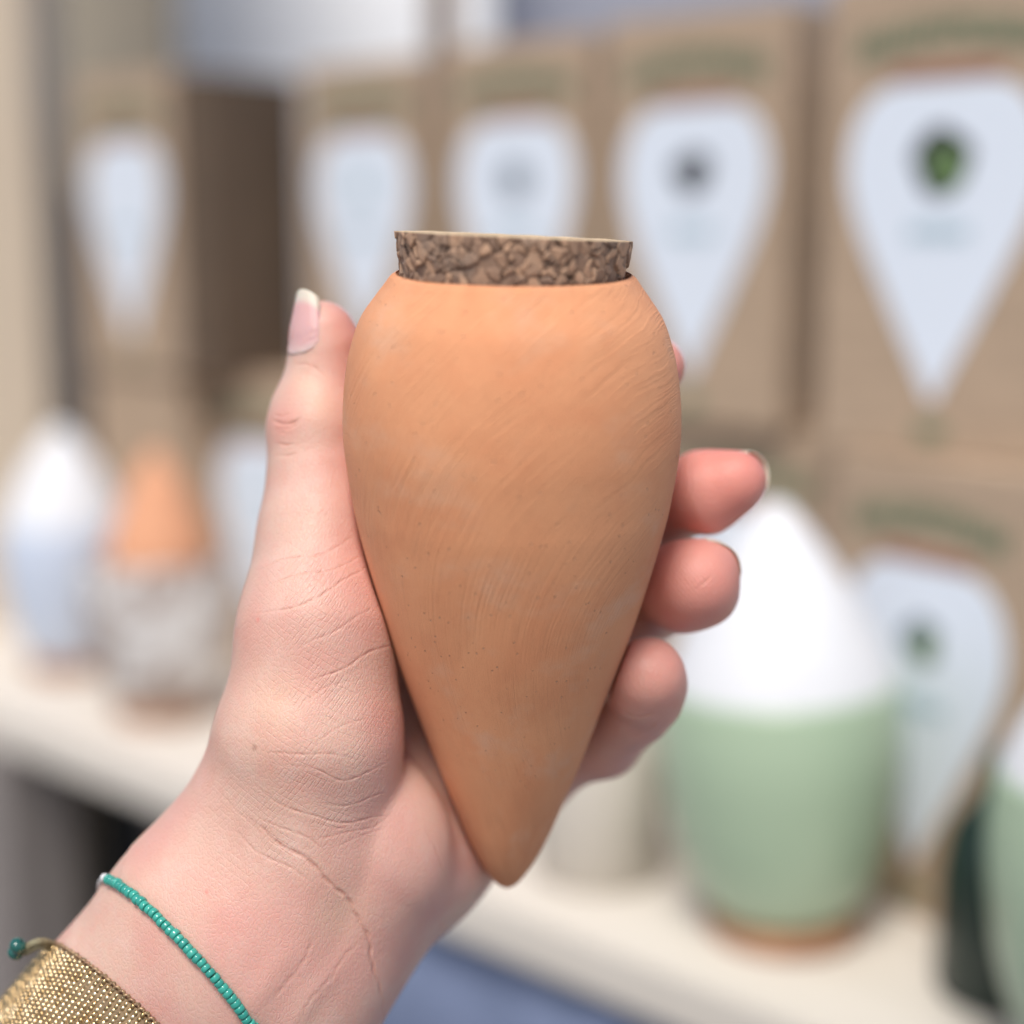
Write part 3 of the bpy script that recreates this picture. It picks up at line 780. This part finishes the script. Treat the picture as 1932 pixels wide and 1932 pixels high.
sk = M('skin', (.7, .4, .3), .46)
sk.b.inputs['Subsurface Weight'].default_value = .38
sk.b.inputs['Subsurface Radius'].default_value = (1.0, .32, .18); sk.b.inputs['Subsurface Scale'].default_value = .0032
sk.b.inputs['Specular IOR Level'].default_value = .42
at = sk.n('Attribute'); at.attribute_name = 'tint'; s1 = sk.n('SeparateColor'); sk.l(at.outputs['Color'], s1.inputs[0])
at = sk.n('Attribute'); at.attribute_name = 'tint2'; s2 = sk.n('SeparateColor'); sk.l(at.outputs['Color'], s2.inputs[0])
ob = sk.obj()
n1 = sk.noise(ob, 55, 4, .6); n2 = sk.noise(ob, 160, 4, .6); n3 = sk.noise(ob, 28, 2)
SKA, SKB = (.70, .465, .37), (.672, .382, .302)
c = sk.mix(sk.ramp(n1, .35, .68), SKA, SKB)
c = sk.mix(sk.math('MULTIPLY', sk.ramp(n2, .45, .75), .45), c, (.73, .52, .44))
c = sk.mix(sk.math('MULTIPLY', sk.ramp(n3, .42, .62), .55), c, (.68, .36, .31))
n4 = sk.noise(ob, 900, 3, .7)
c = sk.mix(sk.math('MULTIPLY', sk.ramp(n4, .4, .7), .22), c, (.70, .33, .27))
c = sk.mix(sk.math('MULTIPLY', s2.outputs[0], .3), c, (.78, .56, .38))
c = sk.mix(sk.math('MULTIPLY', s1.outputs[0], .85), c, (.74, .255, .205))
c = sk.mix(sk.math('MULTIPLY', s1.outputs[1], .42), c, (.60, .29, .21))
c = sk.mix(sk.math('MULTIPLY', s2.outputs[1], .8), c, (.22, .09, .05))
sk.col(c)
def hatch(ang_, scale, dist, lo):
    """thin broken grooves running one way"""
    wv2 = sk.n('TexWave'); wv2.wave_type = 'BANDS'; wv2.bands_direction = 'X'; wv2.wave_profile = 'SIN'
    wv2.inputs['Scale'].default_value = scale; wv2.inputs['Distortion'].default_value = dist
    wv2.inputs['Detail'].default_value = 3; wv2.inputs['Detail Scale'].default_value = .35; wv2.inputs['Detail Roughness'].default_value = .6
    sk.l(sk.scaled(ob, (1, 1, 1), (0, ang_, 0)), wv2.inputs['Vector'])
    brk = sk.ramp(sk.noise(ob, 150+scale*.1, 2), .38, .62)
    return sk.math('MULTIPLY', sk.ramp(wv2.outputs['Fac'], lo, 1.0), brk)
ha = hatch(R(-40), 330, 2.6, .80); hb = hatch(R(-31), 640, 4, .7); hc = hatch(R(60), 250, 3.2, .88)
vf = sk.n('TexVoronoi'); vf.feature = 'DISTANCE_TO_EDGE'; vf.inputs['Scale'].default_value = 1500
sk.l(sk.scaled(ob, (1, 1, .6), (0, .5, 0)), vf.inputs['Vector']); micro = sk.ramp(vf.outputs['Distance'], 0, .2)
msk = sk.math('MULTIPLY_ADD', s1.outputs[2], .42, .10)
hs = sk.math('ADD', sk.math('MULTIPLY', ha, .9), sk.math('ADD', sk.math('MULTIPLY', hb, .5), sk.math('MULTIPLY', hc, .8)))
fp_ = sk.n('TexWave'); fp_.wave_type = 'RINGS'; fp_.rings_direction = 'SPHERICAL'; fp_.inputs['Scale'].default_value = 450; fp_.inputs['Distortion'].default_value = 6
fp_.inputs['Detail Scale'].default_value = .15; sk.l(ob, fp_.inputs['Vector'])
hsum = sk.math('SUBTRACT', sk.math('MULTIPLY_ADD', micro, .26, sk.math('MULTIPLY', n2, .7)), sk.math('MULTIPLY', hs, msk))
hsum = sk.math('ADD', hsum, sk.math('MULTIPLY', fp_.outputs['Fac'], sk.math('MULTIPLY', sk.ramp(s1.outputs[0], .35, .8), .16)))
sk.bump(hsum, .00015, .9)
sk.l(sk.math('MULTIPLY_ADD', n2, .22, .32), sk.b.inputs['Roughness'])
body = link('body', bm_, sk.m, person)

# nails
nm_ = M('fingernail', (.75, .45, .42), .38, Coat_Weight=.15)
nm_.b.inputs['Subsurface Weight'].default_value = .3; nm_.b.inputs['Subsurface Scale'].default_value = .002
at = nm_.n('Attribute'); at.attribute_name = 'nail'; s1 = nm_.n('SeparateColor'); nm_.l(at.outputs['Color'], s1.inputs[0])
c = nm_.mix(nm_.ramp(s1.outputs[0], .0, .22), (.75, .50, .46), (.76, .40, .385))
c = nm_.mix(nm_.ramp(s1.outputs[0], .74, .90), c, (.74, .64, .53)); nm_.col(c)
def nail(A, B, normal, half, th=.014, lf=.004, bed=0.0):
    """plate from A (root) to B (free edge) on the bone line, facing normal"""
    A, B = np.asarray(A), np.asarray(B); ax = (B-A); L = np.linalg.norm(ax); ax /= L
    nn = np.array(normal, float); nn -= ax*nn.dot(ax); nn /= np.linalg.norm(nn); sd = np.cross(ax, nn)
    na, nb = 22, 30; G = np.zeros((nb+1, na+1, 3)); NRM = np.zeros_like(G)
    last = None
    for j in range(nb+1):
        f = j/nb; row = []
        for i in range(na+1):
            s_ = i/na*2-1
            ff = f*(1-.16*s_*s_) if f > .5 else f*(1-.16*s_*s_)+(1-f/.5)*.14*s_*s_
            c_ = A+ax*L*ff; a_ = half*s_*(1-.10*(1-min(1, f*3)))
            d = nn*math.cos(a_)+sd*math.sin(a_); p = out_from(c_, d); rad_ = np.linalg.norm(p-c_)
            row.append((rad_, c_, d))
        radii = np.array([x[0] for x in row])
        if last is not None: radii = np.maximum(radii, last-.012)
        if last is None: last = radii
        last = radii
        lift = lf+lf*1.2*max(0, f-.8)
        if f < .06 : lift = .002
        for i, (r_, c_, d) in enumerate(row):
            e_ = abs(i/na*2-1); G[j, i] = c_+d*(radii[i]+lift-.035*max(0, (e_-.72)/.28)**2); NRM[j, i] = d
    V = np.concatenate([G.reshape(-1, 3), (G-NRM*th*1.6).reshape(-1, 3)]); m_ = (na+1)*(nb+1); F = []
    for j in range(nb):
        for i in range(na):
            a_ = j*(na+1)+i; F.append((a_, a_+1, a_+na+2, a_+na+1)); F.append((m_+a_+na+1, m_+a_+na+2, m_+a_+1, m_+a_))
    edge = [i for i in range(na+1)]+[j*(na+1)+na for j in range(1, nb+1)]+[nb*(na+1)+i for i in range(na-1, -1, -1)]+[j*(na+1) for j in range(nb-1, 0, -1)]
    for x, y in zip(edge, edge[1:]+edge[:1]): F.append((x, m_+x, m_+y, y))
    me = mesh('fingernail', c2w(V)-np.array(person.location), F)
    at_ = me.color_attributes.new('nail', 'FLOAT_COLOR', 'POINT'); cc = np.ones((len(V), 4), np.float32)
    fcol = np.repeat(np.linspace(0, 1, nb+1), na+1); ccur = np.tile(np.linspace(-1, 1, na+1), nb+1)
    cc[:, 0] = np.tile((fcol+.05*ccur**2)*(1-bed), 2); at_.data.foreach_set('color', cc.ravel())
    return link('fingernail', me, nm_.m, person)
nail(px(611, 668, 31.2), px(600, 546, 31.12), (-.62, .0, -.78), R(45))
def beyond(a_, b_, d): a_, b_ = np.asarray(a_), np.asarray(b_); return b_+(b_-a_)/np.linalg.norm(b_-a_)*d
fa, fb = FING['middle'][3][0], FING['middle'][4][0]; nail(fa*.8+fb*.2, beyond(fa, fb, .535), (.15, .30, .94), R(68), .012, .003)
fa, fb = FING['ring'][3][0], FING['ring'][4][0]; nail(fa+np.array([.05, .04, .1]), beyond(fa, fb, .40), (.64, .64, .42), R(44), .012, .004)
fa, fb = FING['little'][3][0], FING['little'][4][0]; nail(fa, beyond(fa, fb, .34), (.28, .85, .45), R(42), .012, .003)

# ------------------------------------------------------------------ bracelets
def loop_through(p1, p2, p3, n, off, cen):
    a_, b_, c_ = [np.asarray(x) for x in (p1, p2, p3)]
    nn = np.cross(b_-a_, c_-a_); nn /= np.linalg.norm(nn)
    axd = px(452, 1800, 30.7)-px(20, 2330, 32.2); axd /= np.linalg.norm(axd)
    t = ((a_-cen)@nn)/(axd@nn); c0 = cen+axd*t
    e1 = (a_-c0); e1 -= nn*(e1@nn); e1 /= np.linalg.norm(e1); e2 = np.cross(nn, e1)
    if ((b_-c0)@e2) < 0: e2 = -e2
    res = []; nr = []
    for i in range(n):
        f = 2*math.pi*i/n; d = e1*math.cos(f)+e2*math.sin(f); p = out_from(c0, d); res.append(p+d*off); nr.append(d)
    return np.array(res), np.array(nr), nn
def resample(P, N, step):
    Q = np.vstack([P, P[:1]]); M_ = np.vstack([N, N[:1]]); sg = np.linalg.norm(np.diff(Q, axis=0), axis=1); cu = np.r_[0, np.cumsum(sg)]
    n = int(cu[-1]/step); t = np.arange(n)*cu[-1]/n
    f = lambda A_: np.stack([np.interp(t, cu, A_[:, k]) for k in range(3)], -1)
    return f(Q), f(M_), cu[-1]/n
CENW = px(452, 1800, 30.7)
def cam_m(o_cm, x, y, z, s=1.0):
    m_ = frame_matrix(o_cm, x, y, z); return m_ @ Matrix.Scale(s, 4)
pA, pB, pC = hit(212, 1668), hit(350, 1788), hit(470, 1932)
lp, ln, lnn = loop_through(pA, pB, pC, 400, .085, CENW)
tealm = M('turquoise_glass', (.035, .34, .27), .22, Coat_Weight=.4)
oi = tealm.n('ObjectInfo'); tealm.col(tealm.mix(oi.outputs['Random'], (.028, .29, .235), (.05, .40, .31)))
clear = M('clear_thread', (.75, .75, .75), .3).m
bead_me = lathe('bead', [(.038, -.056), (.080, -.058), (.096, -.046), (.100, -.020), (.100, .020), (.096, .046), (.080, .058), (.038, .056)], 18)
bead_me.materials.append(tealm.m)
br = empty('beaded_bracelet', tuple(c2w(CENW)))
tag(br, 'thin turquoise glass bead bracelet round the wrist', 'bracelet')
q, qn, st = resample(lp, ln, .122)
nb = len(q); tang = np.roll(q, -1, 0)-np.roll(q, 1, 0); tang /= np.linalg.norm(tang, axis=1)[:, None]
inv = Matrix.Translation(-Vector(br.location))
gap = set(range(nb-16, nb))
first = True
for i in range(nb):
    if i in gap: continue
    t = tang[i]; j1 = rng.normal(0, .05, 3); t = t+j1; t /= np.linalg.norm(t); x, y, z = basis(t, qn[i])
    o = bpy.data.objects.new('bead', bead_me); COL.objects.link(o); o.parent = br
    s_ = .01*rng.uniform(.93, 1.06)
    o.matrix_local = inv @ cam_m(q[i]+qn[i]*rng.normal(0, .006)+np.cross(qn[i], tang[i])*rng.normal(0, .008), x, y, z, s_)
thread = np.array([q[i % nb] for i in range(-18, 2)]); tn = np.array([qn[i % nb] for i in range(-18, 2)])
link('thread', tube('thread', c2w(thread-tn*.02)-np.array(br.location), .00045, 8), clear, br)
link('thread_knot', tube('thread_knot', c2w(thread[15:18]+tn[15:18]*.02)-np.array(br.location), .0009, 10, [.7, 1, .7]), clear, br)

# gold woven cuff
gold = M('gold_beads', (.70, .53, .30), .26, Metallic=1.0)
oi = gold.n('ObjectInfo'); nz = gold.noise(gold.n('TexCoord').outputs['Generated'], 3, 2)
gold.col(gold.mix(oi.outputs['Random'], (.50, .34, .16), (.95, .76, .48)))
gold_dark = simple_mat('brown_gold_weave', (.20, .13, .065), (.30, .20, .10), 600, .5, .0003)
gA, gB, gC = hit(112, 1790), hit(200, 1852), hit(292, 1934)
cl, cn, cnn = loop_through(gA, gB, gC, 400, .05, CENW)
axd = px(20, 2330, 32.2)-px(452, 1800, 30.7); axd /= np.linalg.norm(axd)
cuff = empty('woven_bracelet', tuple(c2w(CENW)))
tag(cuff, 'wide gold woven bead cuff at the lower left corner', 'bracelet')
inv2 = Matrix.Translation(-Vector(cuff.location))
Q_, N_, stp = resample(cl, cn, .128); ncol = len(Q_)
ROW = .108; NROW = 22
def at_row(i, s_):
    p0 = Q_[i % ncol]; d = N_[i % ncol]; c_ = p0+axd*s_-d*1.0
    p = out_from(c_, d); return p+d*.05, d
grid = [[at_row(i, .02+ROW*j+(ROW/2 if i % 2 else 0)) for j in range(NROW)] for i in range(ncol)]
V = []; F = []
for i in range(ncol):
    for j in (0, NROW//3, 2*NROW//3, NROW-1): p, d = at_row(i, ROW*j); V.append(p-d*.015)
for i in range(ncol):
    i2 = (i+1) % ncol
    for j in range(3): F.append((i*4+j, i2*4+j, i2*4+j+1, i*4+j+1))
bo = link('band', mesh('band', c2w(np.array(V))-np.array(cuff.location), F), gold_dark, cuff)
md = bo.modifiers.new('thick', 'SOLIDIFY'); md.thickness = .0006; md.offset = 0
gb = lathe('bead', [(.004, -.066), (.026, -.058), (.046, -.030), (.054, 0), (.046, .034), (.022, .060), (.004, .066)], 8)
gb.materials.append(gold.m)
cand = []
for i in range(ncol):
    for j in range(NROW):
        p, d = grid[i][j]; u, v = 966+FP*p[0]/p[2], 966-FP*p[1]/p[2]
        facing = -(d@(p/np.linalg.norm(p)))
        cand.append((0 if (facing > 0 and u > -10 and v < 1945) else 1, -facing, i, j))
cand.sort(); SV = []; SF = []
gv = np.array([v.co[:] for v in gb.vertices]); gf = [tuple(p.vertices) for p in gb.polygons]
for rank, (_, _, i, j) in enumerate(cand):
    p, d = grid[i][j]; tz = axd-d*(axd@d); tz /= np.linalg.norm(tz)
    sdv = np.cross(d, tz); tz = tz+sdv*(.42 if j % 2 else -.30)+d*.03; tz /= np.linalg.norm(tz)
    x, y, z = basis(tz, d)
    if rank < 300:
        o = bpy.data.objects.new('bead', gb); COL.objects.link(o); o.parent = cuff
        o.matrix_local = inv2 @ cam_m(p, x, y, z, .01*rng.uniform(.95, 1.08))
    else:
        b0 = len(SV); W_ = p+gv[:, :1]*x+gv[:, 1:2]*y+gv[:, 2:3]*z; SV.extend(W_); SF.extend([tuple(b0+k_ for k_ in f) for f in gf])
o = link('bead_weave', mesh('bead_weave', c2w(np.array(SV))-np.array(cuff.location), SF), gold.m, cuff); o['kind'] = 'stuff'
# stitched edge
ed = np.array([at_row(i, -.03)[0] for i in range(ncol)]); edn = np.array([at_row(i, -.03)[1] for i in range(ncol)])
k_ = 4; eu = []
for i in range(ncol*k_):
    a_ = i/k_; i0 = int(a_) % ncol; f = a_-int(a_); p = ed[i0]*(1-f)+ed[(i0+1) % ncol]*f; d = edn[i0]
    ph = a_*2*math.pi*1.0; eu.append(p+d*.035*math.sin(ph)+axd*.035*math.cos(ph)+d*.01)
stm = simple_mat('copper_thread', (.34, .19, .12), (.50, .36, .20), 900, .4, .0001, Metallic=.5)
link('stitched_edge', tube('stitched_edge', c2w(np.array(eu))-np.array(cuff.location), .00030, 6), stm, cuff)
link('stitched_edge', tube('stitched_edge', c2w(np.array(eu)[::1]+axd*.03*np.sin(np.arange(len(eu))*.9)[:, None])-np.array(cuff.location), .00022, 6), gold_dark, cuff)
# cord with dark teal end beads
cb = px(98, 1782, 30.6); ce = px(44, 1790, 30.4)
cp_ = spline([cb+np.array([.1, -.12, .1]), cb, px(75, 1776, 30.3), ce], 30)
cordm = simple_mat('olive_cord', (.20, .16, .09), (.30, .27, .16), 900, .7, .0002)
link('cord', tube('cord', c2w(cp_)-np.array(cuff.location), .00075, 8), cordm, cuff)
link('cord', tube('cord', c2w(cp_+np.array([0, -.10, .05]))-np.array(cuff.location), .0006, 8), cordm, cuff)
dteal = M('dark_teal_glass', (.012, .10, .085), .15, Coat_Weight=.5).m
for (u, v, z, s_) in ((34, 1784, 30.3, .0145), (29, 1797, 30.5, .0135)):
    e = link('end_bead', lathe('end_bead', [(.02, -.085), (.07, -.08), (.105, -.045), (.115, 0), (.105, .045), (.07, .08), (.02, .085)], 20), dteal, cuff)
    e.matrix_local = inv2 @ cam_m(px(u, v, z), *basis(np.array([.6, .75, -.2])/np.linalg.norm([.6, .75, .2])), s_)
